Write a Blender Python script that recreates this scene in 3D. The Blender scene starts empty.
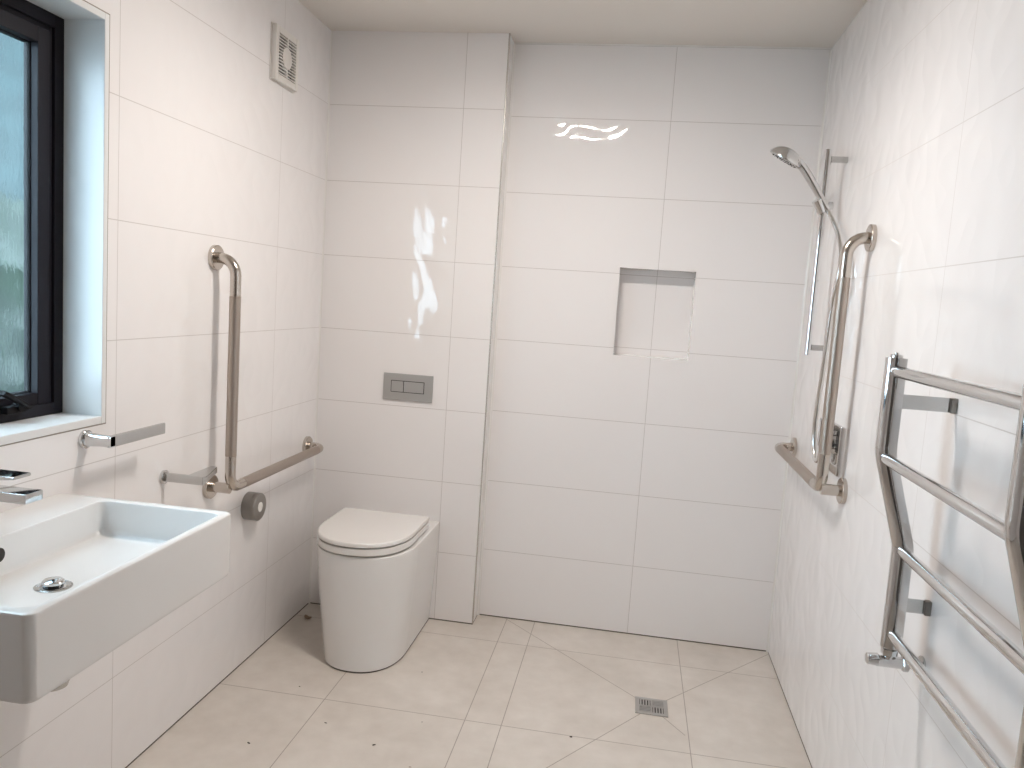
import bpy, bmesh, math, random
from mathutils import Vector, Matrix
random.seed(7)
C = bpy.context.scene.collection

# ------------------------------------------------------------------ room measures (metres)
W, D, BF, BX = 1.936, 1.157, 1.0495, 0.7237     # right wall x, shower wall y, toilet boxing y, boxing x
H = 2.38                                         # ceiling
YR = -2.75                                       # wall behind the camera
TZ = -0.006                                      # phase of the 300 mm tile courses

# ------------------------------------------------------------------ materials
def new_mat(name):
    m = bpy.data.materials.new(name); m.use_nodes = True
    nt = m.node_tree
    return m, nt, nt.nodes['Principled BSDF']

def plain(name, col, rough=0.4, metal=0.0, noise=0.0, nscale=60, spec=None, bump=0.0, bscale=80, stretch=None):
    m, nt, b = new_mat(name)
    b.inputs['Base Color'].default_value = (*col, 1)
    b.inputs['Roughness'].default_value = rough
    b.inputs['Metallic'].default_value = metal
    if spec is not None: b.inputs['Specular IOR Level'].default_value = spec
    tc = nt.nodes.new('ShaderNodeTexCoord')
    src = tc.outputs['Object']
    if stretch:
        mp = nt.nodes.new('ShaderNodeMapping'); mp.inputs['Scale'].default_value = stretch
        nt.links.new(src, mp.inputs['Vector']); src = mp.outputs['Vector']
    if noise:
        n = nt.nodes.new('ShaderNodeTexNoise'); n.inputs['Scale'].default_value = nscale; n.inputs['Detail'].default_value = 4
        nt.links.new(src, n.inputs['Vector'])
        mr = nt.nodes.new('ShaderNodeMapRange'); mr.inputs[3].default_value = max(0.0, rough-noise); mr.inputs[4].default_value = rough+noise
        nt.links.new(n.outputs['Fac'], mr.inputs[0]); nt.links.new(mr.outputs[0], b.inputs['Roughness'])
    if bump:
        n = nt.nodes.new('ShaderNodeTexNoise'); n.inputs['Scale'].default_value = bscale; n.inputs['Detail'].default_value = 3
        nt.links.new(src, n.inputs['Vector'])
        bp = nt.nodes.new('ShaderNodeBump'); bp.inputs['Strength'].default_value = bump; bp.inputs['Distance'].default_value = 0.002
        nt.links.new(n.outputs['Fac'], bp.inputs['Height']); nt.links.new(bp.outputs[0], b.inputs['Normal'])
    return m

class NB:
    """small node builder for maths on coordinates"""
    def __init__(s, nt): s.nt = nt
    def m(s, op, a, b=None, c=None):
        n = s.nt.nodes.new('ShaderNodeMath'); n.operation = op
        for i, v in enumerate((a, b, c)):
            if v is None: continue
            if isinstance(v, (int, float)): n.inputs[i].default_value = v
            else: s.nt.links.new(v, n.inputs[i])
        return n.outputs[0]
    def line(s, v, c, w):            # 1 where |v-c| < w/2
        return s.m('LESS_THAN', s.m('ABSOLUTE', s.m('SUBTRACT', v, c)), w/2)
    def period(s, v, p, ph, w):      # 1 near ph + k p
        t = s.m('ADD', s.m('DIVIDE', s.m('SUBTRACT', v, ph), p), 0.5)
        f = s.m('SUBTRACT', s.m('FRACT', t), 0.5)
        return s.m('LESS_THAN', s.m('ABSOLUTE', f), w/2/p)
    def mx(s, L):
        o = L[0]
        for x in L[1:]: o = s.m('MAXIMUM', o, x)
        return o

def wall_tile(name, axis, joints, gw=0.0022):
    m, nt, b = new_mat(name); nb = NB(nt)
    tc = nt.nodes.new('ShaderNodeTexCoord'); sp = nt.nodes.new('ShaderNodeSeparateXYZ')
    nt.links.new(tc.outputs['Object'], sp.inputs[0])
    u = sp.outputs[axis]; z = sp.outputs['Z']
    mask = nb.mx([nb.period(z, 0.3, TZ, gw)] + [nb.line(u, j, gw) for j in joints])
    gap = nb.m('LESS_THAN', z, 0.005)                       # dark silicone gap at the floor
    mix = nt.nodes.new('ShaderNodeMix'); mix.data_type = 'RGBA'
    mix.inputs[6].default_value = (0.93, 0.905, 0.895, 1); mix.inputs[7].default_value = (0.40, 0.36, 0.33, 1)
    nt.links.new(nb.m('MULTIPLY', mask, 0.55), mix.inputs[0])
    mix2 = nt.nodes.new('ShaderNodeMix'); mix2.data_type = 'RGBA'
    nt.links.new(mix.outputs[2], mix2.inputs[6]); mix2.inputs[7].default_value = (0.16, 0.14, 0.12, 1)
    nt.links.new(gap, mix2.inputs[0]); nt.links.new(mix2.outputs[2], b.inputs['Base Color'])
    # clear glaze over the body colour: it carries the gloss and a shallow pressed relief
    b.inputs['Roughness'].default_value = 0.6
    b.inputs['Specular IOR Level'].default_value = 0.0
    b.inputs['Coat IOR'].default_value = 1.55
    nt.links.new(nb.m('SUBTRACT', 1.0, nb.m('MAXIMUM', mask, gap)), b.inputs['Coat Weight'])
    b.inputs['Coat Roughness'].default_value = 0.03
    n1 = nt.nodes.new('ShaderNodeTexNoise'); n1.inputs['Scale'].default_value = 4.2; n1.inputs['Detail'].default_value = 0.6
    n1.inputs['Distortion'].default_value = 0.6
    n2 = nt.nodes.new('ShaderNodeTexNoise'); n2.inputs['Scale'].default_value = 11.0; n2.inputs['Detail'].default_value = 0.0
    nt.links.new(tc.outputs['Object'], n1.inputs['Vector']); nt.links.new(tc.outputs['Object'], n2.inputs['Vector'])
    crease = nb.m('ABSOLUTE', nb.m('SUBTRACT', n2.outputs['Fac'], 0.5))
    h = nb.m('ADD', nb.m('MULTIPLY', n1.outputs['Fac'], 0.5), nb.m('MULTIPLY', crease, 0.30))
    bp = nt.nodes.new('ShaderNodeBump'); bp.inputs['Strength'].default_value = 1.0; bp.inputs['Distance'].default_value = 0.008
    nt.links.new(h, bp.inputs['Height']); nt.links.new(bp.outputs[0], b.inputs['Coat Normal'])
    return m

def floor_tile():
    m, nt, b = new_mat('floor_stone'); nb = NB(nt)
    tc = nt.nodes.new('ShaderNodeTexCoord'); sp = nt.nodes.new('ShaderNodeSeparateXYZ')
    nt.links.new(tc.outputs['Object'], sp.inputs[0])
    x, y = sp.outputs['X'], sp.outputs['Y']
    g = 0.0028
    L = [nb.line(x, c, g) for c in (0.375, 0.853, 0.973, 1.571)] + [nb.period(y, 0.605, 0.3125, g)]
    dx, dy = 1.455, 0.567
    for cx, cy in ((0.842, 1.157), (W, 1.135), (0.853, -0.29), (1.56, 0.415)):
        vx, vy = cx-dx, cy-dy; ln = math.hypot(vx, vy); vx /= ln; vy /= ln
        px, py = nb.m('SUBTRACT', x, dx), nb.m('SUBTRACT', y, dy)
        t = nb.m('ADD', nb.m('MULTIPLY', px, vx), nb.m('MULTIPLY', py, vy))
        q = nb.m('ABSOLUTE', nb.m('ADD', nb.m('MULTIPLY', px, -vy), nb.m('MULTIPLY', py, vx)))
        L.append(nb.m('MULTIPLY', nb.m('MULTIPLY', nb.m('LESS_THAN', q, g/2), nb.m('GREATER_THAN', t, 0)), nb.m('LESS_THAN', t, ln)))
    mask = nb.mx(L)
    n = nt.nodes.new('ShaderNodeTexNoise'); n.inputs['Scale'].default_value = 3.2; n.inputs['Detail'].default_value = 7; n.inputs['Roughness'].default_value = 0.62
    n2 = nt.nodes.new('ShaderNodeTexNoise'); n2.inputs['Scale'].default_value = 16; n2.inputs['Detail'].default_value = 5
    nt.links.new(tc.outputs['Object'], n.inputs['Vector']); nt.links.new(tc.outputs['Object'], n2.inputs['Vector'])
    f = nb.m('ADD', nb.m('MULTIPLY', n.outputs['Fac'], 0.7), nb.m('MULTIPLY', n2.outputs['Fac'], 0.3))
    cr = nt.nodes.new('ShaderNodeValToRGB')
    cr.color_ramp.elements[0].position = 0.32; cr.color_ramp.elements[0].color = (0.635, 0.575, 0.51, 1)
    cr.color_ramp.elements[1].position = 0.68; cr.color_ramp.elements[1].color = (0.79, 0.735, 0.675, 1)
    nt.links.new(f, cr.inputs[0])
    mix = nt.nodes.new('ShaderNodeMix'); mix.data_type = 'RGBA'
    nt.links.new(nb.m('MULTIPLY', mask, 0.85), mix.inputs[0]); nt.links.new(cr.outputs[0], mix.inputs[6])
    mix.inputs[7].default_value = (0.34, 0.28, 0.235, 1)
    nt.links.new(mix.outputs[2], b.inputs['Base Color'])
    b.inputs['Roughness'].default_value = 0.42
    bp = nt.nodes.new('ShaderNodeBump'); bp.inputs['Strength'].default_value = 0.15; bp.inputs['Distance'].default_value = 0.002
    nt.links.new(n2.outputs['Fac'], bp.inputs['Height']); nt.links.new(bp.outputs[0], b.inputs['Normal'])
    return m

def pane_mat():
    m = bpy.data.materials.new('obscure_glass'); m.use_nodes = True; nt = m.node_tree
    nt.nodes.remove(nt.nodes['Principled BSDF']); out = nt.nodes['Material Output']
    tc = nt.nodes.new('ShaderNodeTexCoord')
    n = nt.nodes.new('ShaderNodeTexNoise'); n.inputs['Scale'].default_value = 130; n.inputs['Detail'].default_value = 2
    mp = nt.nodes.new('ShaderNodeMapping'); mp.inputs['Scale'].default_value = (1, 1, 0.35)
    nt.links.new(tc.outputs['Object'], mp.inputs[0]); nt.links.new(mp.outputs[0], n.inputs['Vector'])
    bp = nt.nodes.new('ShaderNodeBump'); bp.inputs['Strength'].default_value = 0.5; bp.inputs['Distance'].default_value = 0.0010
    nt.links.new(n.outputs['Fac'], bp.inputs['Height'])
    rf = nt.nodes.new('ShaderNodeBsdfGlass'); rf.inputs['Roughness'].default_value = 0.08; rf.inputs['IOR'].default_value = 1.25
    rf.inputs['Color'].default_value = (0.90, 0.97, 0.975, 1); nt.links.new(bp.outputs[0], rf.inputs['Normal'])
    nt.links.new(rf.outputs[0], out.inputs['Surface'])
    return m

def emit_mat(name, col, s):
    m, nt, b = new_mat(name)
    b.inputs['Base Color'].default_value = (0.8, 0.8, 0.8, 1)
    b.inputs['Emission Color'].default_value = (*col, 1); b.inputs['Emission Strength'].default_value = s
    return m

def leaf_mat(name, c0, c1):
    m, nt, b = new_mat(name)
    tc = nt.nodes.new('ShaderNodeTexCoord'); n = nt.nodes.new('ShaderNodeTexNoise'); n.inputs['Scale'].default_value = 7
    nt.links.new(tc.outputs['Object'], n.inputs['Vector'])
    cr = nt.nodes.new('ShaderNodeValToRGB')
    cr.color_ramp.elements[0].position = 0.35; cr.color_ramp.elements[0].color = (*c0, 1)
    cr.color_ramp.elements[1].position = 0.65; cr.color_ramp.elements[1].color = (*c1, 1)
    nt.links.new(n.outputs['Fac'], cr.inputs[0]); nt.links.new(cr.outputs[0], b.inputs['Base Color'])
    b.inputs['Roughness'].default_value = 0.6
    return m

M = {}
M['tile_left'] = wall_tile('glazed_tile_left', 'Y', (-1.15, -0.248, 0.636))
M['tile_right'] = wall_tile('glazed_tile_right', 'Y', (-2.04, -1.14, -0.239, 0.661))
M['tile_back'] = wall_tile('glazed_tile_back', 'X', (1.365,))
M['tile_box'] = wall_tile('glazed_tile_boxing', 'X', (0.558,))
M['tile_rear'] = wall_tile('glazed_tile_rear', 'X', (0.2, 1.1))
M['floor'] = floor_tile()
M['ceiling'] = plain('ceiling_paint', (0.82, 0.775, 0.72), 0.6)
M['silicone'] = plain('white_silicone', (0.86, 0.84, 0.81), 0.25)
M['trim_metal'] = plain('trim_metal', (0.62, 0.60, 0.57), 0.25, 0.8)
M['white_paint'] = plain('white_joinery_paint', (0.84, 0.84, 0.83), 0.3)
M['sealant'] = plain('grey_sealant', (0.33, 0.29, 0.25), 0.6)
M['black_alu'] = plain('black_aluminium', (0.012, 0.011, 0.016), 0.5, noise=0.06, spec=0.22)
M['black_plastic'] = plain('black_plastic', (0.007, 0.007, 0.009), 0.5, spec=0.2)
M['pane'] = pane_mat()
M['ceramic'] = plain('white_ceramic', (0.86, 0.845, 0.825), 0.07)
M['seat'] = plain('white_seat_plastic', (0.86, 0.835, 0.805), 0.16)
M['dark_gap'] = plain('dark_joint', (0.10, 0.085, 0.075), 0.7)
M['chrome'] = plain('chrome', (0.68, 0.68, 0.68), 0.06, 1.0)
M['chrome_dull'] = plain('dull_chrome', (0.58, 0.58, 0.57), 0.2, 1.0)
M['steel'] = plain('polished_steel', (0.58, 0.53, 0.48), 0.2, 1.0)
M['grip'] = plain('peened_steel', (0.46, 0.40, 0.35), 0.38, 1.0, bump=0.35, bscale=500)
M['plate'] = plain('satin_plate', (0.50, 0.49, 0.475), 0.42, 0.6, noise=0.05)
M['grey_knob'] = plain('grey_knob', (0.30, 0.285, 0.265), 0.35, 0.7)
M['white_plastic'] = plain('white_plastic', (0.80, 0.77, 0.73), 0.35)
M['dark'] = plain('dark_void', (0.035, 0.03, 0.026), 0.7)
M['glossy_dark'] = plain('dark_gloss', (0.02, 0.02, 0.022), 0.1)
M['hose'] = plain('chrome_hose', (0.70, 0.69, 0.67), 0.22, 1.0)
M['crumb'] = plain('dark_crumb', (0.06, 0.045, 0.035), 0.8)
M['scrap'] = plain('brown_scrap', (0.33, 0.23, 0.16), 0.7)
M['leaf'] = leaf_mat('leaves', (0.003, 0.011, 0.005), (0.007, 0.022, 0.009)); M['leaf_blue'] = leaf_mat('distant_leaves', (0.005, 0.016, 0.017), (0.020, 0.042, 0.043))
M['paving'] = plain('grey_paving', (0.10, 0.13, 0.14), 0.7)
M['lamp'] = emit_mat('lamp_diffuser', (1.0, 0.925, 0.865), 140)
M['door'] = plain('door_paint', (0.13, 0.12, 0.115), 0.4)

# ------------------------------------------------------------------ mesh helpers
def root_loc(o):
    v = Vector((0, 0, 0))
    while o: v += o.location; o = o.parent
    return v

def obj(name, bm, mat, parent=None, smooth=True, base=None):
    """link a bmesh (world coordinates) as one object; base = origin for top-level ones"""
    off = root_loc(parent) if parent else (Vector(base) if base else Vector((0, 0, 0)))
    if off.length: bmesh.ops.translate(bm, vec=-off, verts=bm.verts)
    bmesh.ops.recalc_face_normals(bm, faces=bm.faces)
    me = bpy.data.meshes.new(name); bm.to_mesh(me); bm.free()
    if smooth:
        for p in me.polygons: p.use_smooth = True
        try: me.set_sharp_from_angle(angle=math.radians(38))
        except Exception: pass
    o = bpy.data.objects.new(name, me); C.objects.link(o)
    if smooth:
        wn = o.modifiers.new('weighted_normals', 'WEIGHTED_NORMAL'); wn.keep_sharp = True; wn.weight = 80
    for mm in (mat if isinstance(mat, (list, tuple)) else [mat]): me.materials.append(mm)
    if parent: o.parent = parent
    elif base: o.location = Vector(base)
    return o

def thing(name, label, cat, loc, group=None):
    o = bpy.data.objects.new(name, None); C.objects.link(o); o.empty_display_size = 0.05
    o.location = loc; o['label'] = label; o['category'] = cat
    if group: o['group'] = group
    return o

def tag(o, label, cat, group=None, kind=None):
    o['label'] = label; o['category'] = cat
    if group: o['group'] = group
    if kind: o['kind'] = kind
    return o

def box(bm, lo, hi, bev=0.0, seg=2):
    lo, hi = Vector(lo), Vector(hi)
    r = bmesh.ops.create_cube(bm, size=1.0)
    vs = r['verts']
    for v in vs: v.co = Vector(((lo.x+hi.x)/2 + v.co.x*(hi.x-lo.x), (lo.y+hi.y)/2 + v.co.y*(hi.y-lo.y), (lo.z+hi.z)/2 + v.co.z*(hi.z-lo.z)))
    if bev:
        es = list({e for v in vs for e in v.link_edges})
        bmesh.ops.bevel(bm, geom=es, offset=bev, segments=seg, profile=0.5, affect='EDGES')

def bbox(lo, hi, bev=0.0, seg=2):
    bm = bmesh.new(); box(bm, lo, hi, bev, seg); return bm

def fillet(pts, r, n=8):
    """round the corners of a polyline"""
    P = [Vector(p) for p in pts]; out = [P[0]]
    for i in range(1, len(P)-1):
        rr = r[i-1] if isinstance(r, (list, tuple)) else r
        a = (P[i-1]-P[i]); b = (P[i+1]-P[i]); la, lb = a.length, b.length; a.normalize(); b.normalize()
        ang = a.angle(b)
        t = min(rr/math.tan(ang/2), la*(0.92 if i == 1 else 0.49), lb*(0.92 if i == len(P)-2 else 0.49)); rad = t*math.tan(ang/2)
        c = P[i] + (a+b).normalized()*(rad/math.sin(ang/2))
        s = P[i]+a*t - c; e = P[i]+b*t - c
        for k in range(n+1):
            f = k/n; w = math.pi-ang
            out.append(c + (s*math.sin((1-f)*w) + e*math.sin(f*w))/math.sin(w))
    out.append(P[-1]); return out

def spline(pts, n=8):
    P = [Vector(p) for p in pts]; P = [P[0]*2-P[1]] + P + [P[-1]*2-P[-2]]; out = []
    for i in range(1, len(P)-2):
        p0, p1, p2, p3 = P[i-1:i+3]
        for k in range(n):
            t = k/n
            out.append(0.5*((2*p1) + (p2-p0)*t + (2*p0-5*p1+4*p2-p3)*t*t + (3*p1-p0-3*p2+p3)*t**3))
    out.append(P[-2]); return out

def tube(bm, path, r, seg=20, caps=True, section=None):
    """sweep a circle (or a section of (a,b) pairs) along a path with parallel transport; r may be a list"""
    P = [Vector(p) for p in path]; T = []
    for i in range(len(P)):
        T.append(((P[min(i+1, len(P)-1)] - P[max(i-1, 0)])).normalized())
    ref = Vector((0, 0, 1)) if abs(T[0].z) < 0.9 else Vector((1, 0, 0))
    u = T[0].cross(ref).normalized(); rings = []
    for i, p in enumerate(P):
        u = (u - T[i]*u.dot(T[i])).normalized(); v = T[i].cross(u)
        rr = r[i] if isinstance(r, (list, tuple)) else r
        if section: ring = [bm.verts.new(p + u*a + v*b) for a, b in section]
        else: ring = [bm.verts.new(p + (u*math.cos(2*math.pi*k/seg) + v*math.sin(2*math.pi*k/seg))*rr) for k in range(seg)]
        rings.append(ring)
    n = len(rings[0])
    for a, b in zip(rings, rings[1:]):
        for k in range(n): bm.faces.new((a[k], a[(k+1) % n], b[(k+1) % n], b[k]))
    if caps:
        bm.faces.new(rings[0][::-1]); bm.faces.new(rings[-1])

def tubeb(path, r, seg=20, caps=True):
    bm = bmesh.new(); tube(bm, path, r, seg, caps); return bm

def lathe(bm, prof, origin, axis, seg=32):
    """prof = [(distance along axis, radius)]"""
    a = Vector(axis).normalized(); ref = Vector((0, 0, 1)) if abs(a.z) < 0.9 else Vector((1, 0, 0))
    u = a.cross(ref).normalized(); v = a.cross(u); o = Vector(origin); rings = []
    for d, r in prof:
        if r <= 1e-6: rings.append([bm.verts.new(o+a*d)])
        else: rings.append([bm.verts.new(o + a*d + (u*math.cos(2*math.pi*k/seg) + v*math.sin(2*math.pi*k/seg))*r) for k in range(seg)])
    for A, B in zip(rings, rings[1:]):
        for k in range(seg):
            k2 = (k+1) % seg
            if len(A) == 1 and len(B) == 1: continue
            if len(A) == 1: bm.faces.new((A[0], B[k2], B[k]))
            elif len(B) == 1: bm.faces.new((A[k], A[k2], B[0]))
            else: bm.faces.new((A[k], A[k2], B[k2], B[k]))
    if len(rings[0]) > 1: bm.faces.new(rings[0][::-1])
    if len(rings[-1]) > 1: bm.faces.new(rings[-1])

def latheb(prof, origin, axis, seg=32):
    bm = bmesh.new(); lathe(bm, prof, origin, axis, seg); return bm

def loft(bm, rings, cap0=True, cap1=True):
    R = [[bm.verts.new(p) for p in r] for r in rings]; n = len(R[0])
    for a, b in zip(R, R[1:]):
        for k in range(n): bm.faces.new((a[k], a[(k+1) % n], b[(k+1) % n], b[k]))
    if cap0: bm.faces.new(R[0][::-1])
    if cap1: bm.faces.new(R[-1])
    return R

def rrect(cx, cy, hx, hy, r, n=5):
    out = []
    for sx, sy, a0 in ((1, 1, 0), (-1, 1, 90), (-1, -1, 180), (1, -1, 270)):
        for k in range(n+1):
            a = math.radians(a0 + 90*k/n)
            out.append((cx + sx*(hx-r) + r*math.cos(a), cy + sy*(hy-r) + r*math.sin(a)))
    return out

# ------------------------------------------------------------------ setting
def struct(name, bm, mat, label, cat, smooth=False):
    return tag(obj(name, bm, mat, None, smooth), label, cat, None, 'structure')

T = 0.16
bm = bbox((-T, YR-T, -0.1), (W+T, D+T, 0)); struct('floor', bm, M['floor'], 'beige stone tiled bathroom floor with diagonal cuts around the shower drain', 'floor')
bm = bbox((-T, YR-T, H), (W+T, D+T, H+0.1)); struct('ceiling', bm, M['ceiling'], 'plain off white painted ceiling', 'ceiling')

WY0, WY1, WZ0, WZ1 = -1.262, -0.287, 0.986, 1.972        # window opening in the left wall
bm = bmesh.new()
box(bm, (-T, YR, 0), (0, WY0, H)); box(bm, (-T, WY1, 0), (0, D, H)); box(bm, (-T, WY0, 0), (0, WY1, WZ0)); box(bm, (-T, WY0, WZ1), (0, WY1, H))
struct('wall_left', bm, M['tile_left'], 'glossy white tiled wall with the window and the basin on it', 'wall')

NX0, NX1, NZ0, NZ1, ND = 1.214, 1.514, 1.165, 1.518, 0.085
bm = bmesh.new()
box(bm, (BX, D, 0), (NX0, D+T, H)); box(bm, (NX1, D, 0), (W, D+T, H)); box(bm, (NX0, D, 0), (NX1, D+T, NZ0)); box(bm, (NX0, D, NZ1), (NX1, D+T, H))
box(bm, (NX0, D+ND, NZ0), (NX1, D+T, NZ1))
struct('wall_back', bm, M['tile_back'], 'glossy white tiled shower end wall with a square recessed niche', 'wall')

bm = bbox((0, BF, 0), (BX, D+T, H)); struct('wall_boxing', bm, M['tile_box'], 'narrow glossy white tiled boxed out wall behind the toilet', 'wall')
bm = bbox((W, YR, 0), (W+T, D+T, H)); struct('wall_right', bm, M['tile_right'], 'glossy white tiled wall carrying the shower and the heated towel rail', 'wall')

DX0, DX1, DH = 0.88, 1.76, 2.04
bm = bmesh.new()
box(bm, (-T, YR-T, 0), (DX0, YR, H)); box(bm, (DX1, YR-T, 0), (W+T, YR, H)); box(bm, (DX0, YR-T, DH), (DX1, YR, H))
struct('wall_rear', bm, M['tile_rear'], 'white tiled wall with the doorway, behind the camera', 'wall')
dr = struct('door_1', bbox((DX0, YR-0.06, 0.008), (DX1, YR-0.02, DH), 0.002), M['door'], 'plain dark grey door behind the camera', 'door')
bm = latheb([(0, .026), (.008, .026), (.009, .011), (.05, .011), (.05, 0)], (DX0+.06, YR-.02, 1.0), (0, 1, 0)); tube(bm, [(DX0+.06, YR+.025, 1.0), (DX0+.19, YR+.025, 1.0)], .010)
obj('door_handle', bm, M['chrome_dull'], dr)

# corner silicone and edge trims
def strip(name, x, y, label, sx, sy, mat, s=0.005):
    bm = bmesh.new()
    q = [(x, y), (x+sx*s, y), (x+sx*s*0.35, y+sy*s*0.35), (x, y+sy*s)]
    loft(bm, [[Vector((a, b, 0.0)) for a, b in q], [Vector((a, b, H)) for a, b in q]])
    struct(name, bm, mat, label, 'trim')
strip('trim_1', BX, D, 'white silicone bead in the corner between the boxed out wall and shower wall', 1, -1, M['silicone'], 0.008)
strip('trim_2', W, D, 'white silicone bead in the right hand corner of the shower', -1, -1, M['silicone'], 0.007)
strip('trim_3', 0, BF, 'white silicone bead in the corner behind the toilet', 1, -1, M['silicone'], 0.006)
bm = bmesh.new()
tube(bm, [(BX-0.0005, BF+0.0005, 0.004), (BX-0.0005, BF+0.0005, H)], 0.0032, 12)
struct('trim_4', bm, M['trim_metal'], 'thin metal edge trim on the outer corner of the boxed out wall', 'trim', True)
bm = bmesh.new()
box(bm, (BX, D-0.006, H-0.006), (W, D, H)); struct('trim_5', bm, M['silicone'], 'pale sealant line along the top of the shower wall', 'trim')

# ------------------------------------------------------------------ window
oy0, oy1, oz0, oz1 = WY0+0.002, WY1-0.002, WZ0+0.002, WZ1-0.002
t = 0.016
bm = bmesh.new()
for lo, hi in (((-0.15, oy0, oz0), (0.002, oy0+t, oz1)), ((-0.15, oy1-t, oz0), (0.002, oy1, oz1)), ((-0.15, oy0+t, oz0), (0.002, oy1-t, oz0+t+0.003)), ((-0.15, oy0+t, oz1-t), (0.002, oy1-t, oz1))):
    box(bm, lo, hi, 0.0012, 1)
win = struct('window_1', bm, M['white_paint'], 'black framed obscure glass window in a white lined reveal above the basin', 'window')
bm = bmesh.new(); g = 0.0022
for lo, hi in (((-0.14, WY0-0.001, WZ0-0.001), (0.0006, WY0+g, WZ1+0.001)), ((-0.14, WY1-g, WZ0-0.001), (0.0006, WY1+0.001, WZ1+0.001)), ((-0.14, WY0, WZ0-0.001), (0.0006, WY1, WZ0+g)), ((-0.14, WY0, WZ1-g), (0.0006, WY1, WZ1+0.001))): box(bm, lo, hi)
obj('sealant_line', bm, M['sealant'], win, False)
iy0, iy1, iz0, iz1 = oy0+t, oy1-t, oz0+t+0.003, oz1-t
def ring_frame(y0, y1, z0, z1, w, x0, x1, bev=0.0015):
    bm = bmesh.new()
    box(bm, (x0, y0, z0), (x1, y0+w, z1), bev); box(bm, (x0, y1-w, z0), (x1, y1, z1), bev)
    box(bm, (x0, y0+w, z0), (x1, y1-w, z0+w), bev); box(bm, (x0, y0+w, z1-w), (x1, y1-w, z1), bev)
    return bm
obj('window_frame', ring_frame(iy0, iy1, iz0, iz1, 0.030, -0.155, -0.105), M['black_alu'], win)
obj('frame_lip', ring_frame(iy0+.030, iy1-.030, iz0+.010, iz1-.030, 0.011, -0.150, -0.112), M['black_alu'], win)
sash = obj('sash', ring_frame(iy0+0.041, iy1-0.041, iz0+0.021, iz1-0.041, 0.036, -0.150, -0.110, 0.003), M['black_alu'], win)
obj('glazing_bead', ring_frame(iy0+0.070, iy1-0.070, iz0+0.050, iz1-0.070, 0.011, -0.150, -0.128, 0.006), M['black_plastic'], win)
obj('pane', bbox((-0.141, iy0+0.0795, iz0+0.0595), (-0.135, iy1-0.0795, iz1-0.0795)), M['pane'], win, False)
# latch: block on the sash rail and a lever that rises to the left
bm = bbox((-0.112, -0.500, 1.028), (-0.088, -0.442, 1.046), 0.004); lathe(bm, [(0, .011), (.022, .011), (.022, 0)], (-0.104, -0.462, 1.042), (1, 0, 0), 16)
lat = obj('latch', bm, M['black_plastic'], win)
bm = bmesh.new(); sec = [(a, b) for a, b in rrect(0, 0, .010, .005, .003, 3)]
tube(bm, [(-0.084, -0.444, 1.040), (-0.083, -0.468, 1.054), (-0.081, -0.500, 1.071), (-0.080, -0.526, 1.083)], 0.01, section=sec)
obj('latch_lever', bm, M['black_plastic'], lat)

# outside, seen only through the obscure glass
struct('ground_outside', bbox((-6, -4, -0.3), (-T-0.01, 8, -0.05)), M['paving'], 'grey ground outside beyond the window glass', 'ground')
bm = bmesh.new()
bmesh.ops.create_icosphere(bm, subdivisions=4, radius=1.0)
for v in bm.verts:
    s = 1 + 0.10*math.sin(9*v.co.x+3)*math.sin(11*v.co.y)*math.cos(8*v.co.z) + random.uniform(-.06, .06)
    v.co = Vector((-2.0 + v.co.x*0.65*s, 0.95 + v.co.y*1.35*s, 0.86 + v.co.z*0.90*s))
hd = obj('hedge', bm, M['leaf'], None, False, base=(-2.0, 0.95, -0.05)); tag(hd, 'green bush outside, blurred behind the window glass', 'bush')

bm = bmesh.new()
bmesh.ops.create_icosphere(bm, subdivisions=5, radius=1.0)
for v in bm.verts:
    k = 1 + 0.08*math.sin(7*v.co.x+1)*math.sin(8*v.co.y)*math.cos(6*v.co.z) + random.uniform(-.04, .04)
    v.co = Vector((-5.2 + v.co.x*1.6*k, 4.2 + v.co.y*4.4*k, 3.0 + v.co.z*5.0*k))
hd = obj('tree_mass', bm, M['leaf_blue'], None, False, base=(-5.2, 4.2, -0.05)); tag(hd, 'tall bluish green tree outside, blurred behind the upper window glass', 'tree')

# ------------------------------------------------------------------ lamp (the room's light, seen in the tile reflections)
LX, LY = 0.97, 0.0
lamp = thing('ceiling_light', 'round white ceiling lamp with three spots in the middle of the ceiling, out of frame', 'lamp', (LX, LY, H))
obj('lamp_base', latheb([(0, .185), (.005, .195), (.064, .195), (.070, .187), (.070, 0)], (LX, LY, H), (0, 0, -1), 48), M['white_plastic'], lamp)
for k in (-1, 0, 1):
    x = LX + k*0.125
    sp_ = obj('spot_ring', latheb([(.018, .062), (.034, .060), (.035, .058), (.034, .0555), (.026, .055), (.0255, 0)], (x, LY, H-.05), (0, 0, -1), 32), M['white_plastic'], lamp)
    obj('bulb', latheb([(.0256, .0545), (.0330, .0535), (.0360, .046), (.0385, .03), (.0395, 0)], (x, LY, H-.05), (0, 0, -1), 28), M['lamp'], sp_)

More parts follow.
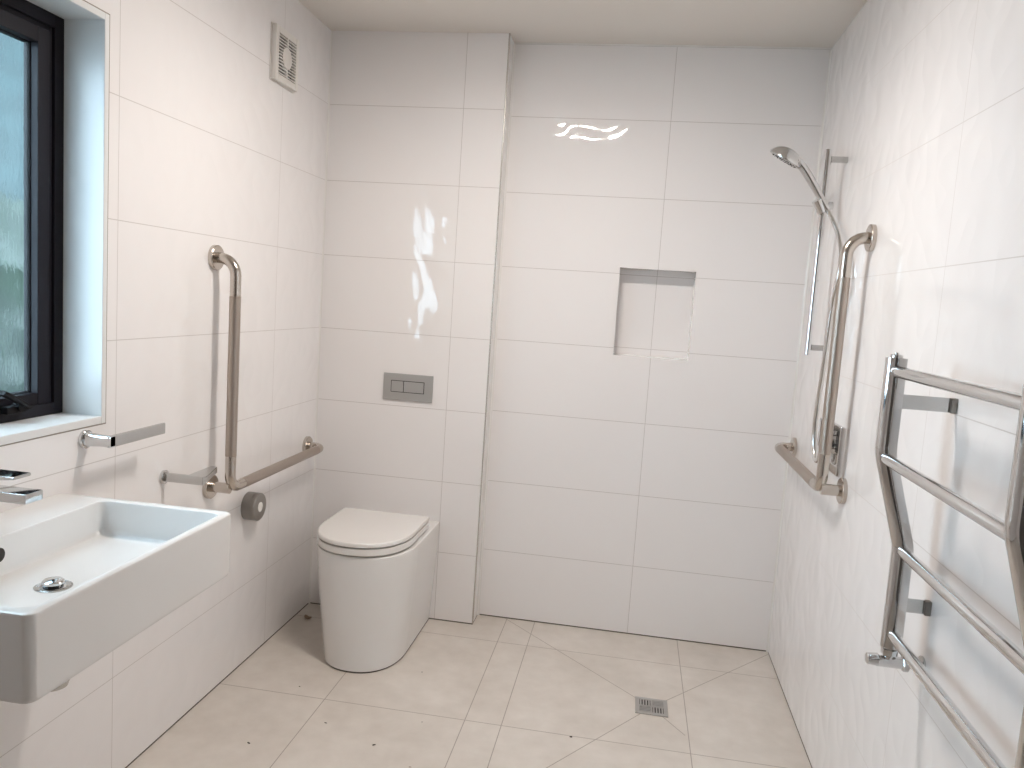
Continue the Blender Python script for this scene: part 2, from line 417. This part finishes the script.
# ------------------------------------------------------------------ extractor grille on the left wall
vy, vz, vs = 0.624, 2.144, 0.094
vent = thing('extractor_vent', 'square white extractor fan grille high on the left wall', 'vent', (0, vy, vz-vs))
obj('housing', bbox((-.0003, vy-vs, vz-vs), (0.004, vy+vs, vz+vs), 0.003), M['white_plastic'], vent)
hw = 0.067
bm = ring_frame(vy-vs+.004, vy+vs-.004, vz-vs+.004, vz+vs-.004, vs-.004-hw, 0.004, 0.021, 0.003)
obj('front_panel', bm, M['white_plastic'], vent)
obj('void', bbox((0.004, vy-hw-.002, vz-hw-.006), (0.005, vy+hw+.002, vz+hw+.006)), M['dark'], vent, False)
ns = 15; hh = 0.077
for k in range(ns):
    zc = vz - hh + (k+0.5)*(2*hh/ns)
    bm = bmesh.new(); d = 0.0020
    q = [(0.009, zc-d+0.002), (0.0195, zc-d-0.001), (0.0195, zc+d-0.001), (0.009, zc+d+0.002)]
    loft(bm, [[Vector((a, vy-hw-.001, b)) for a, b in q], [Vector((a, vy+hw+.001, b)) for a, b in q]])
    obj('slat', bm, M['white_plastic'], vent, False)
obj('mullion', bbox((0.009, vy-0.004, vz-hh), (0.0202, vy+0.004, vz+hh), 0.0005), M['white_plastic'], vent)
obj('hub', latheb([(0, .036), (.010, .036), (.0115, .033), (.0115, 0)], (0.0095, vy, vz), (1, 0, 0), 28), M['white_plastic'], vent)

# ------------------------------------------------------------------ grab bars
def grab(label, sx, wx, yv, zb, zt, yf, off, r=0.0165):
    x = wx + sx*off
    root = thing('grab_rail', label, 'grab rail', (wx, yv, zb), 'L shaped steel grab rails')
    path = fillet([(wx+sx*.004, yv, zt), (x, yv, zt), (x, yv, zb), (x, yf, zb), (wx+sx*.004, yf, zb)], [0.052, 0.045, 0.045], 10)
    obj('bar', tubeb(path, r, 24), M['steel'], root)
    obj('stub', tubeb([(wx+sx*.004, yv, zb), (x, yv, zb)], r, 24), M['steel'], root)
    obj('grip', tubeb([(x, yv, zb+0.105), (x, yv, zt-0.115)], r+0.0006, 24), M['grip'], root)
    obj('grip', tubeb([(x, yv+0.080, zb), (x, yf-0.065, zb)], r+0.0006, 24), M['grip'], root)
    for (y, z) in ((yv, zt), (yv, zb), (yf, zb)):
        obj('wall_flange', latheb([(0, .0385), (.011, .0385), (.0135, .036), (.014, .0)], (wx, y, z), (sx, 0, 0), 36), M['steel'], root)
    return root
grab('L shaped satin steel grab rail on the left wall beside the toilet', 1, 0, 0.210, 0.710, 1.430, 0.956, 0.072)
grab('L shaped satin steel grab rail on the right wall in front of the shower rail', -1, W, 0.325, 0.869, 1.602, 1.052, 0.066)

# ------------------------------------------------------------------ holders and door stop on the left wall
ay, az = -0.363, 0.959
h1 = thing('towel_holder', 'chrome open ended holder arm on the wall under the window corner', 'holder', (0, ay, az))
obj('wall_flange', latheb([(-.0004, .0225), (.007, .0225), (.009, .0205), (.009, 0)], (0, ay, az), (1, 0, 0)), M['chrome'], h1)
bm = bmesh.new(); secs = []
for xx, ry, rz in ((.006, .015, .0175), (.025, .013, .0155), (.048, .011, .0140), (.066, .0105, .0145), (.075, .010, .0148)):
    secs.append([Vector((xx, ay + a, az + b)) for a, b in rrect(0, 0, ry, rz, min(ry, rz)*0.75, 5)])
loft(bm, secs); obj('arm', bm, M['chrome'], h1)
bm = bbox((0.066, ay-.010, az-.0148), (0.075, -0.146, az+.0148), 0.003); obj('bar', bm, M['chrome_dull'], h1)
by, bz = -0.036, 0.794
h2 = thing('roll_holder', 'chrome hooked paper roll holder on the wall beside the grab rail', 'holder', (0, by, bz))
obj('wall_flange', latheb([(-.0004, .020), (.006, .020), (.008, .018), (.008, 0)], (0, by, bz), (1, 0, 0)), M['chrome'], h2)
obj('arm', bbox((.006, by-.007, bz-.0115), (.126, by+.007, bz+.0125), 0.002), M['chrome_dull'], h2)
bm = bmesh.new(); q = [(.070, by), (.126, by), (.124, by+.02), (.088, by+.137), (.066, by+.142)]
loft(bm, [[Vector((a, b, bz-.0085)) for a, b in q], [Vector((a, b, bz+.0105)) for a, b in q]])
bmesh.ops.bevel(bm, geom=list(bm.edges), offset=0.0015, segments=2, affect='EDGES'); obj('bar', bm, M['chrome_dull'], h2)

ky, kz = 0.470, 0.581
kn = thing('door_stop', 'round grey cylinder with a white centre dot on the wall under the grab rail', 'door stop', (0, ky, kz))
obj('base', latheb([(-.0004, .049), (.030, .049), (.0305, .0475), (.0315, .0475), (.0315, 0)], (0, ky, kz), (1, 0, 0), 40), M['grey_knob'], kn)
obj('cap', latheb([(.0315, .0475), (.032, .049), (.044, .049), (.047, .046), (.047, .0)], (0, ky, kz), (1, 0, 0), 40), M['grey_knob'], kn)
obj('centre_dot', latheb([(.0465, .017), (.0485, .017), (.0490, .015), (.0490, 0)], (0, ky, kz), (1, 0, 0), 24), M['silicone'], kn)['label'] = 'white centre dot'

# ------------------------------------------------------------------ basin
BY0, BY1, BXF, BZ0, BZ1 = -1.047, -0.442, 0.434, 0.697, 0.846
bcx, bcy, bhx, bhy = BXF/2, (BY0+BY1)/2, BXF/2, (BY1-BY0)/2
basin = thing('wash_basin', 'white rectangular wall hung ceramic wash basin under the window', 'basin', (0, bcy, BZ0))
def ringz(cx, cy, hx, hy, r, z): return [Vector((a, b, z)) for a, b in rrect(cx, cy, hx, hy, r, 6)]
icx, icy, ihx, ihy = (0.124+0.415)/2, bcy, (0.415-0.124)/2, bhy-0.024
bm = bmesh.new()
loft(bm, [ringz(bcx, bcy, bhx-.012, bhy-.012, .012, BZ0+.000), ringz(bcx, bcy, bhx-.003, bhy-.003, .018, BZ0+.004), ringz(bcx, bcy, bhx, bhy, .016, BZ0+.012),
          ringz(bcx, bcy, bhx, bhy, .016, BZ1-.008), ringz(bcx, bcy, bhx-.0015, bhy-.0015, .015, BZ1-.003), ringz(bcx, bcy, bhx-.006, bhy-.006, .012, BZ1),
          ringz(icx, icy, ihx+.004, ihy+.004, .022, BZ1), ringz(icx, icy, ihx+.001, ihy+.001, .020, BZ1-.002), ringz(icx, icy, ihx, ihy, .020, BZ1-.006),
          ringz(icx, icy, ihx-.004, ihy-.005, .022, BZ1-.064), ringz(icx, icy, ihx-.010, ihy-.011, .026, BZ1-.074), ringz(icx, icy, ihx-.025, ihy-.028, .03, BZ1-.079),
          ringz(icx, icy, 0.05, 0.06, .03, BZ1-.082), ringz(0.243, -0.764, .012, .012, .0119, BZ1-.083)])
obj('bowl', bm, M['ceramic'], basin)
wx, wy, wz = 0.243, -0.764, BZ1-.083
obj('waste_flange', latheb([(-.004, .033), (.002, .033), (.0035, .030), (.002, .024), (.0, .022), (.0, 0)], (wx, wy, wz), (0, 0, 1), 36), M['chrome_dull'], basin)
obj('waste_neck', latheb([(.0, .0175), (.0085, .0175), (.0085, 0)], (wx, wy, wz), (0, 0, 1), 36), M['glossy_dark'], basin)
obj('waste_plug', latheb([(.0075, .017), (.008, .0195), (.012, .0195), (.0145, .017), (.0165, .006), (.0165, 0)], (wx, wy, wz), (0, 0, 1), 36), M['chrome'], basin)
obj('overflow', latheb([(0, .014), (.003, .014), (.003, 0)], (0.1255, -0.765, 0.812), (1, 0, 0.03), 28), M['dark'], basin)
bm = latheb([(0, .0), (.0, .018), (.004, .026), (.014, .029), (.085, .029), (.088, .017), (.140, .017)], (0.243, -0.764, 0.562), (0, 0, 1), 32)
tube(bm, [(0.23, -0.764, 0.63), (0.004, -0.764, 0.63)], 0.016)
obj('bottle_trap', bm, M['chrome_dull'], basin)
# mixer
ty = -0.757
tap = thing('basin_mixer', 'chrome square basin mixer tap on the ledge of the basin', 'tap', (0.065, ty, BZ1))
obj('tap_body', bbox((0.040, ty-.023, BZ1), (0.090, ty+.023, 0.958), 0.003), M['chrome'], tap)
bm = bbox((0.060, ty-.022, 0.921), (0.197, ty+.023, 0.941), 0.0025); obj('spout', bm, M['chrome'], tap)
bm = bmesh.new(); q = [(0.040, 0.958), (0.090, 0.958), (0.172, 0.966), (0.172, 0.972), (0.040, 0.972)]
loft(bm, [[Vector((a, ty-.022, b)) for a, b in q], [Vector((a, ty+.022, b)) for a, b in q]])
bmesh.ops.bevel(bm, geom=list(bm.edges), offset=0.0015, segments=2, affect='EDGES'); obj('lever', bm, M['chrome'], tap)

# ------------------------------------------------------------------ toilet
TCX = 0.366
def dring(cx, hw, yf, yr, z, bl=0.225, n=18, p=2.28):
    """D outline: straight sides from the rear, rounded (superelliptic) front; bl = depth of the rounded part"""
    pts = []; yc = yf + bl
    pts.append(Vector((cx+hw, yr, z))); pts.append(Vector((cx+hw, (yr+yc)/2, z)))
    for k in range(2*n+1):
        a = math.pi*k/(2*n); c, s = math.cos(a), math.sin(a)
        pts.append(Vector((cx + hw*math.copysign(abs(c)**(2/p), c), yc - bl*abs(s)**(2/p), z)))
    pts.append(Vector((cx-hw, (yr+yc)/2, z))); pts.append(Vector((cx-hw, yr, z)))
    return pts
toilet = thing('toilet', 'white floor standing back to wall toilet with closed lid', 'toilet', (TCX, 0.78, 0))
yr = BF-0.0015
bm = bmesh.new(); rings = []
ZR = 0.426
for z, f in ((.006, 0), (.012, 0.02), (.06, .14), (.15, .40), (.25, .68), (.33, .88), (.39, .98), (ZR-.010, 1.0)):
    rings.append(dring(0.386-0.015*f, 0.150+(0.187-0.150)*f, 0.508+0.000*f, yr, z, 0.205+.02*f))
rings.append(dring(0.371, 0.1855, 0.5095, yr, ZR-.003)); rings.append(dring(0.371, 0.181, 0.514, yr, ZR))
loft(bm, rings); obj('bowl', bm, M['ceramic'], toilet)
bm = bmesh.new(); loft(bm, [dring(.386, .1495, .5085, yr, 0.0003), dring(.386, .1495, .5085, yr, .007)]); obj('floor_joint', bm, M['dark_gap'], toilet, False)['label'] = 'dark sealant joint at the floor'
ys = 0.925
def pad(name, hw, yf, z0, z1, mat, e0=.003, e1=.003, par=toilet):
    bm = bmesh.new()
    loft(bm, [dring(TCX, hw-e0, yf+e0, ys-e0, z0), dring(TCX, hw, yf, ys, z0+e0), dring(TCX, hw, yf, ys, z1-e1), dring(TCX, hw-e1*.35, yf+e1*.35, ys-e1*.3, z1-e1*.35), dring(TCX, hw-e1, yf+e1, ys-e1, z1)])
    return obj(name, bm, mat, par)
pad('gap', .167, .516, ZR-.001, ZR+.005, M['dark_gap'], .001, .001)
st = pad('seat', .179, .502, ZR+.0045, ZR+.031, M['seat'], .004, .003)
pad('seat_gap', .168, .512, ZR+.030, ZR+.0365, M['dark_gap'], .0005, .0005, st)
pad('lid', .179, .500, ZR+.036, ZR+.053, M['seat'], .002, .006)
bm = bbox((TCX-.10, ys-.002, ZR), (TCX+.10, ys+.028, ZR+.030), 0.008, 3); obj('hinge', bm, M['seat'], toilet)

# flush plate
fp = thing('flush_plate', 'satin grey dual flush plate on the wall above the toilet', 'flush plate', (0.393, BF, 0.919))
obj('plate', bbox((0.288, BF-.008, 0.919), (0.4975, BF+.0004, 1.029), 0.0025), M['plate'], fp)
obj('recess', bbox((0.321, BF-.0086, 0.952), (0.4625, BF-.006, 1.0005)), M['dark'], fp, False)
obj('button', bbox((0.3235, BF-.0105, 0.9545), (0.3735, BF-.006, 0.998), 0.001), M['plate'], fp)
obj('button', bbox((0.3765, BF-.0105, 0.9545), (0.460, BF-.006, 0.998), 0.001), M['plate'], fp)

# ------------------------------------------------------------------ floor drain and crumbs
gx, gy, gs = 1.455, 0.567, 0.055
dn = thing('floor_drain', 'square metal floor drain grate in the shower floor', 'drain', (gx, gy, 0))
obj('base', bbox((gx-gs+.002, gy-gs+.002, 0.0), (gx+gs-.002, gy+gs-.002, .0012)), M['dark'], dn, False)
bm = bmesh.new(); f = 0.014
for lo, hi in (((gx-gs, gy-gs), (gx-gs+f, gy+gs)), ((gx+gs-f, gy-gs), (gx+gs, gy+gs)), ((gx-gs+f, gy-gs), (gx+gs-f, gy-gs+f)), ((gx-gs+f, gy+gs-f), (gx+gs-f, gy+gs))):
    box(bm, (*lo, 0), (*hi, .0042), .0006, 1)
box(bm, (gx-.003, gy-gs+f, 0), (gx+.003, gy+gs-f, .0038)); box(bm, (gx-gs+f, gy-.003, 0), (gx+gs-f, gy+.003, .0038))
obj('grate_frame', bm, M['plate'], dn, False)
iq = gs-f
for qx in (-1, 1):
    for qy in (-1, 1):
        vert = (qx*qy < 0)                     # bars run the other way in neighbouring quarters
        for k in range(4):
            c = .003 + (iq-.003)*(k+0.5)/4; w = .0026
            if vert: b = bbox((gx+qx*c-w, gy+min(qy*.003, qy*iq), .0), (gx+qx*c+w, gy+max(qy*.003, qy*iq), .0036))
            else: b = bbox((gx+min(qx*.003, qx*iq), gy+qy*c-w, .0), (gx+max(qx*.003, qx*iq), gy+qy*c+w, .0036))
            obj('grate_bar', b, M['plate'], dn, False)

def crumb(x, y, l, a, label, mat='crumb', grp=None, w=0.35):
    bm = bmesh.new(); bmesh.ops.create_icosphere(bm, subdivisions=2, radius=1.0)
    for v in bm.verts:
        s = random.uniform(.8, 1.15); v.co = Vector((v.co.x*l*s, v.co.y*l*w*s, v.co.z*l*0.28*s + l*0.28))
    bmesh.ops.rotate(bm, verts=bm.verts, cent=(0, 0, 0), matrix=Matrix.Rotation(a, 3, 'Z'))
    zmin = min(v.co.z for v in bm.verts)
    bmesh.ops.translate(bm, vec=(x, y, -zmin), verts=bm.verts)
    o = obj('debris_crumb', bm, M[mat], None, True, base=(x, y, 0)); tag(o, label, 'crumb', grp)
G = 'dark crumbs on the floor'
crumb(0.261, 0.012, .0065, -.5, 'dark crumb on the floor tile nearest the basin', grp=G)
crumb(0.435, 0.176, .005, -.2, 'dark crumb on the floor just right of the lengthwise joint below the toilet', grp=G)
crumb(0.619, 0.100, .006, .7, 'dark slanting crumb in the middle of the floor at the bottom edge', grp=G)
crumb(0.263, 0.366, .0045, -.5, 'small dark crumb on the floor between basin and toilet front', grp=G)
crumb(0.634, 0.586, .003, 0, 'tiny dark speck on the floor right of the toilet', grp=G)
crumb(0.724, 0.263, .003, 1.4, 'tiny dark speck on the floor below the cross joint in the middle', grp=G)
crumb(0.755, 0.021, .004, .2, 'reddish dark crumb at the bottom edge of the floor', 'scrap', G)
crumb(1.199, 0.305, .005, .3, 'round dark crumb on the shower floor left of the drain', grp=G, w=.8)
bm = bmesh.new()
for i in range(1):
    pth = spline([(0.045, 0.915, .006), (0.052, 0.897, .009), (0.066, 0.890, .007), (0.075, 0.902, .006)], 6)
    tube(bm, pth, [0.002+0.005*math.sin(math.pi*k/(len(pth)-1)) for k in range(len(pth))], 8)
o = obj('debris_scrap', bm, M['scrap'], None, True, base=(0.06, 0.90, 0)); tag(o, 'curled brown scrap on the floor in the corner behind the toilet', 'scrap')
o.location.z = 0.001

# ------------------------------------------------------------------ shower
RX, RY = W-0.062, 0.715
sr = thing('shower_rail', 'slim chrome vertical shower slide rail on the right wall', 'shower rail', (W, RY, 1.24))
bm = latheb([(0, 0), (0, .0095), (.002, .011), (.676, .011), (.678, .0095), (.678, 0)], (RX, RY, 1.242), (0, 0, 1), 24); obj('rail', bm, M['chrome'], sr)
for z in (1.888, 1.268):
    obj('wall_bracket', bbox((RX+.008, RY-.008, z-.0095), (W, RY+.008, z+.0095), 0.002), M['chrome_dull'], sr)
SL = Vector((RX-.002, RY, 1.742))
bm = latheb([(0, .016), (.002, .0175), (.043, .0175), (.045, .016)], (RX, RY, 1.715), (0, 0, 1), 24)
lathe(bm, [(0, .013), (.018, .013), (.020, .011), (.020, 0)], (RX+.012, RY, 1.738), (1, 0, 0.1), 20)
slid = obj('slider', bm, M['chrome'], sr)
bm = bmesh.new(); tube(bm, [(RX-.004, RY-.014, 1.715), (RX-.026, RY-.022, 1.752)], [.0155, .0175], 20); obj('handset_cradle', bm, M['chrome'], slid)
# hand shower: handle from the cradle to the head, head faces down and outwards
hsr = thing('hand_shower', 'chrome hand shower head resting in the slide rail cradle', 'shower head', (1.868, 0.690, 1.728))
hp = spline([(1.884, 0.692, 1.722), (1.866, 0.692, 1.748), (1.835, 0.692, 1.796), (1.803, 0.692, 1.842), (1.782, 0.692, 1.866), (1.757, 0.692, 1.888)], 6)
n = len(hp); obj('handle', tubeb(hp, [.0095 + .0045*min(1, k/(n*0.5)) for k in range(n)], 20), M['chrome'], hsr)
fn = Vector((-0.47, 0.16, -0.86)).normalized(); hc = Vector((1.735, 0.692, 1.881))
bm = latheb([(-.034, 0), (-.033, .016), (-.029, .030), (-.020, .044), (-.009, .053), (0, .0575), (.004, .0575)], hc, fn, 40); obj('head', bm, M['chrome'], hsr)
obj('spray_face', latheb([(.003, .055), (.0065, .054), (.0075, .050), (.0075, 0)], hc, fn, 40), M['chrome_dull'], hsr)
bm = bmesh.new(); ub = fn.cross(Vector((0, 1, 0))).normalized(); vb = fn.cross(ub)
for rr, cnt in ((.014, 6), (.028, 12), (.042, 18)):
    for k in range(cnt):
        a = 2*math.pi*k/cnt; c = hc + ub*rr*math.cos(a) + vb*rr*math.sin(a); lathe(bm, [(.007, .002), (.0095, .0016), (.0095, 0)], c, fn, 8)
obj('nozzles', bm, M['dark'], hsr)['kind'] = 'stuff'
# hose
hose = spline([(1.885, 0.692, 1.722), (1.898, 0.650, 1.680), (1.896, 0.540, 1.618), (1.892, 0.478, 1.560), (1.888, 0.466, 1.495), (1.886, 0.495, 1.410), (1.886, 0.510, 1.305), (1.887, 0.535, 1.170), (1.889, 0.568, 1.045),
               (1.892, 0.566, 0.968), (1.894, 0.540, 0.925), (1.897, 0.508, 0.921), (1.899, 0.490, 0.955)], 10)
o = obj('shower_hose', tubeb(hose, 0.0078, 14), M['hose'], None, True, base=(1.897, 0.508, 0.91)); tag(o, 'chrome flexible hose hanging from the hand shower to the mixer', 'hose')
# mixer on the wall
mxr = thing('shower_mixer', 'chrome square shower mixer on the right wall behind the grab rail', 'mixer', (W, 0.455, 0.90))
obj('wall_plate', bbox((W-.014, 0.382, 0.898), (W, 0.532, 1.049), 0.004, 3), M['chrome'], mxr)
obj('lever_body', latheb([(0, .030), (.030, .030), (.033, .027), (.033, 0)], (W-.014, 0.457, 0.985), (-1, 0, 0), 32), M['chrome'], mxr)
lv = obj('lever', bbox((W-.058, 0.446, 0.975), (W-.046, 0.468, 1.062), 0.003), M['chrome'], mxr)
bm = bbox((W-.0146, 0.392, 0.968), (W-.0135, 0.420, 1.022)); obj('dark_reflection', bm, M['glossy_dark'], mxr, False)  # dark reflection in the chrome, put on the plate as a coloured patch
bm = tubeb(fillet([(W-.012, 0.470, 1.036), (W-.036, 0.470, 1.036), (1.899, 0.488, 0.950)], 0.012, 6), .0105, 18); obj('hose_outlet', bm, M['chrome'], mxr)

# ------------------------------------------------------------------ heated towel rail
tw = thing('heated_towel_rail', 'chrome stepped heated towel ladder rail on the right wall in the foreground', 'towel rail', (W, -0.67, 0.66))
SY0, SY1 = -0.957, -0.385
def dsec(d=.0180, w=.0180):
    out = []
    for k in range(13):
        a = math.radians(90 + 180*k/12); out.append((d*0.25 + d*1.25*math.cos(a), w*math.sin(a)))
    out += [(d, -w), (d, w)]
    return out
def stile(y):
    pts = [(1.8145, 1.298), (1.8145, 1.115), (1.816, 1.095), (1.828, 1.055), (1.853, 0.955), (1.866, 0.915), (1.8685, 0.895), (1.8685, 0.706)]
    bm = bmesh.new(); sec = dsec(); rings = []
    P = fillet([(1.8125, y, 1.298), (1.8125, y, 1.105), (1.8675, y, 0.915), (1.8675, y, 0.700)], 0.10, 8)
    for i, p in enumerate(P):
        t = (P[min(i+1, len(P)-1)]-P[max(i-1, 0)]).normalized(); nx = Vector((-t.z, 0, t.x))
        if nx.x < 0: nx = -nx
        rings.append([p + nx*a + Vector((0, b, 0)) for a, b in sec])
    loft(bm, rings); return bm
for y in (SY1, SY0):
    s = obj('stile', stile(y), M['chrome'], tw)
    obj('end_cap', latheb([(0, .0115), (.006, .0115), (.0075, .010), (.0075, .004), (.011, .004), (.011, 0)], (1.8145, y, 1.297), (0, 0, 1), 20), M['chrome_dull'], s)
for x, z in ((1.8145, 1.271), (1.8145, 1.094), (1.867, 0.906), (1.8685, 0.728)):
    obj('rung', tubeb([(x, SY0+.010, z), (x, SY1-.010, z)], 0.0118, 24), M['chrome'], tw)
for y in (SY1, SY0):
    for z, x in ((1.211, 1.829), (0.792, 1.883)):
        b = obj('wall_bracket', bbox((x, y-.0022, z-.0145), (W, y+.0022, z+.0145), .0006), M['chrome_dull'], tw)
        bm = bbox((W-.012, y-.010, z-.0150), (W, y+.0045, z+.0150), .0015); obj('bracket_foot', bm, M['grey_knob'], b)
# valve under the far stile
bm = latheb([(0, .012), (.050, .012)], (1.8455, SY1, 0.667), (1, 0, 0), 20); lathe(bm, [(0, .0095), (.02, .0095)], (1.8685, SY1, 0.667), (0, 0, 1), 20)
v = obj('radiator_valve', bm, M['chrome'], tw)
obj('union_nut', latheb([(0, .0135), (.002, .0165), (.014, .0165), (.016, .0135), (.020, .010), (.020, 0)], (1.8685, SY1, 0.681), (0, 0, 1), 6), M['chrome'], v, False)
obj('valve_cap', latheb([(0, 0), (0, .009), (.002, .0115), (.022, .0135), (.024, .012)], (1.825, SY1, 0.669), (1, 0, 0), 20), M['chrome'], v)
bm = latheb([(0, .0145), (.002, .0165), (.012, .0165), (.014, .0145)], (1.895, SY1, 0.667), (1, 0, 0), 6); lathe(bm, [(0, .0085), (.026, .0085)], (1.908, SY1, 0.667), (1, 0, 0), 16)
obj('inlet_nut', bm, M['chrome_dull'], v, False)
obj('pipe_cover', latheb([(0, .020), (.004, .020), (.005, .018), (.005, 0)], (W, SY1, 0.667), (-1, 0, 0), 24), M['chrome_dull'], v)

# ------------------------------------------------------------------ world, camera, view
w = bpy.data.worlds.new('daylight'); bpy.context.scene.world = w; w.use_nodes = True
bg = w.node_tree.nodes['Background']; bg.inputs[0].default_value = (0.72, 0.845, 1.0, 1); bg.inputs[1].default_value = 7.8

cam = bpy.data.cameras.new('camera'); co = bpy.data.objects.new('camera', cam); C.objects.link(co)
R = Vector((0.9854682784, 0.1565053857, 0.0660176982)); U = Vector((-0.0817702093, 0.0964447295, 0.9919736786)); F = Vector((-0.1488821853, 0.9829570074, -0.1078406997))
co.matrix_world = Matrix(((R.x, U.x, -F.x, 1.2932), (R.y, U.y, -F.y, -2.0566), (R.z, U.z, -F.z, 1.3644), (0, 0, 0, 1)))
cam.sensor_fit = 'HORIZONTAL'; cam.sensor_width = 36; cam.lens = 784.3427/1024*36; cam.clip_start = 0.02
sc = bpy.context.scene; sc.camera = co
sc.view_settings.view_transform = 'Standard'; sc.view_settings.look = 'None'; sc.view_settings.gamma = 1; sc.view_settings.use_curve_mapping = False
sc.view_settings.exposure = 0.5
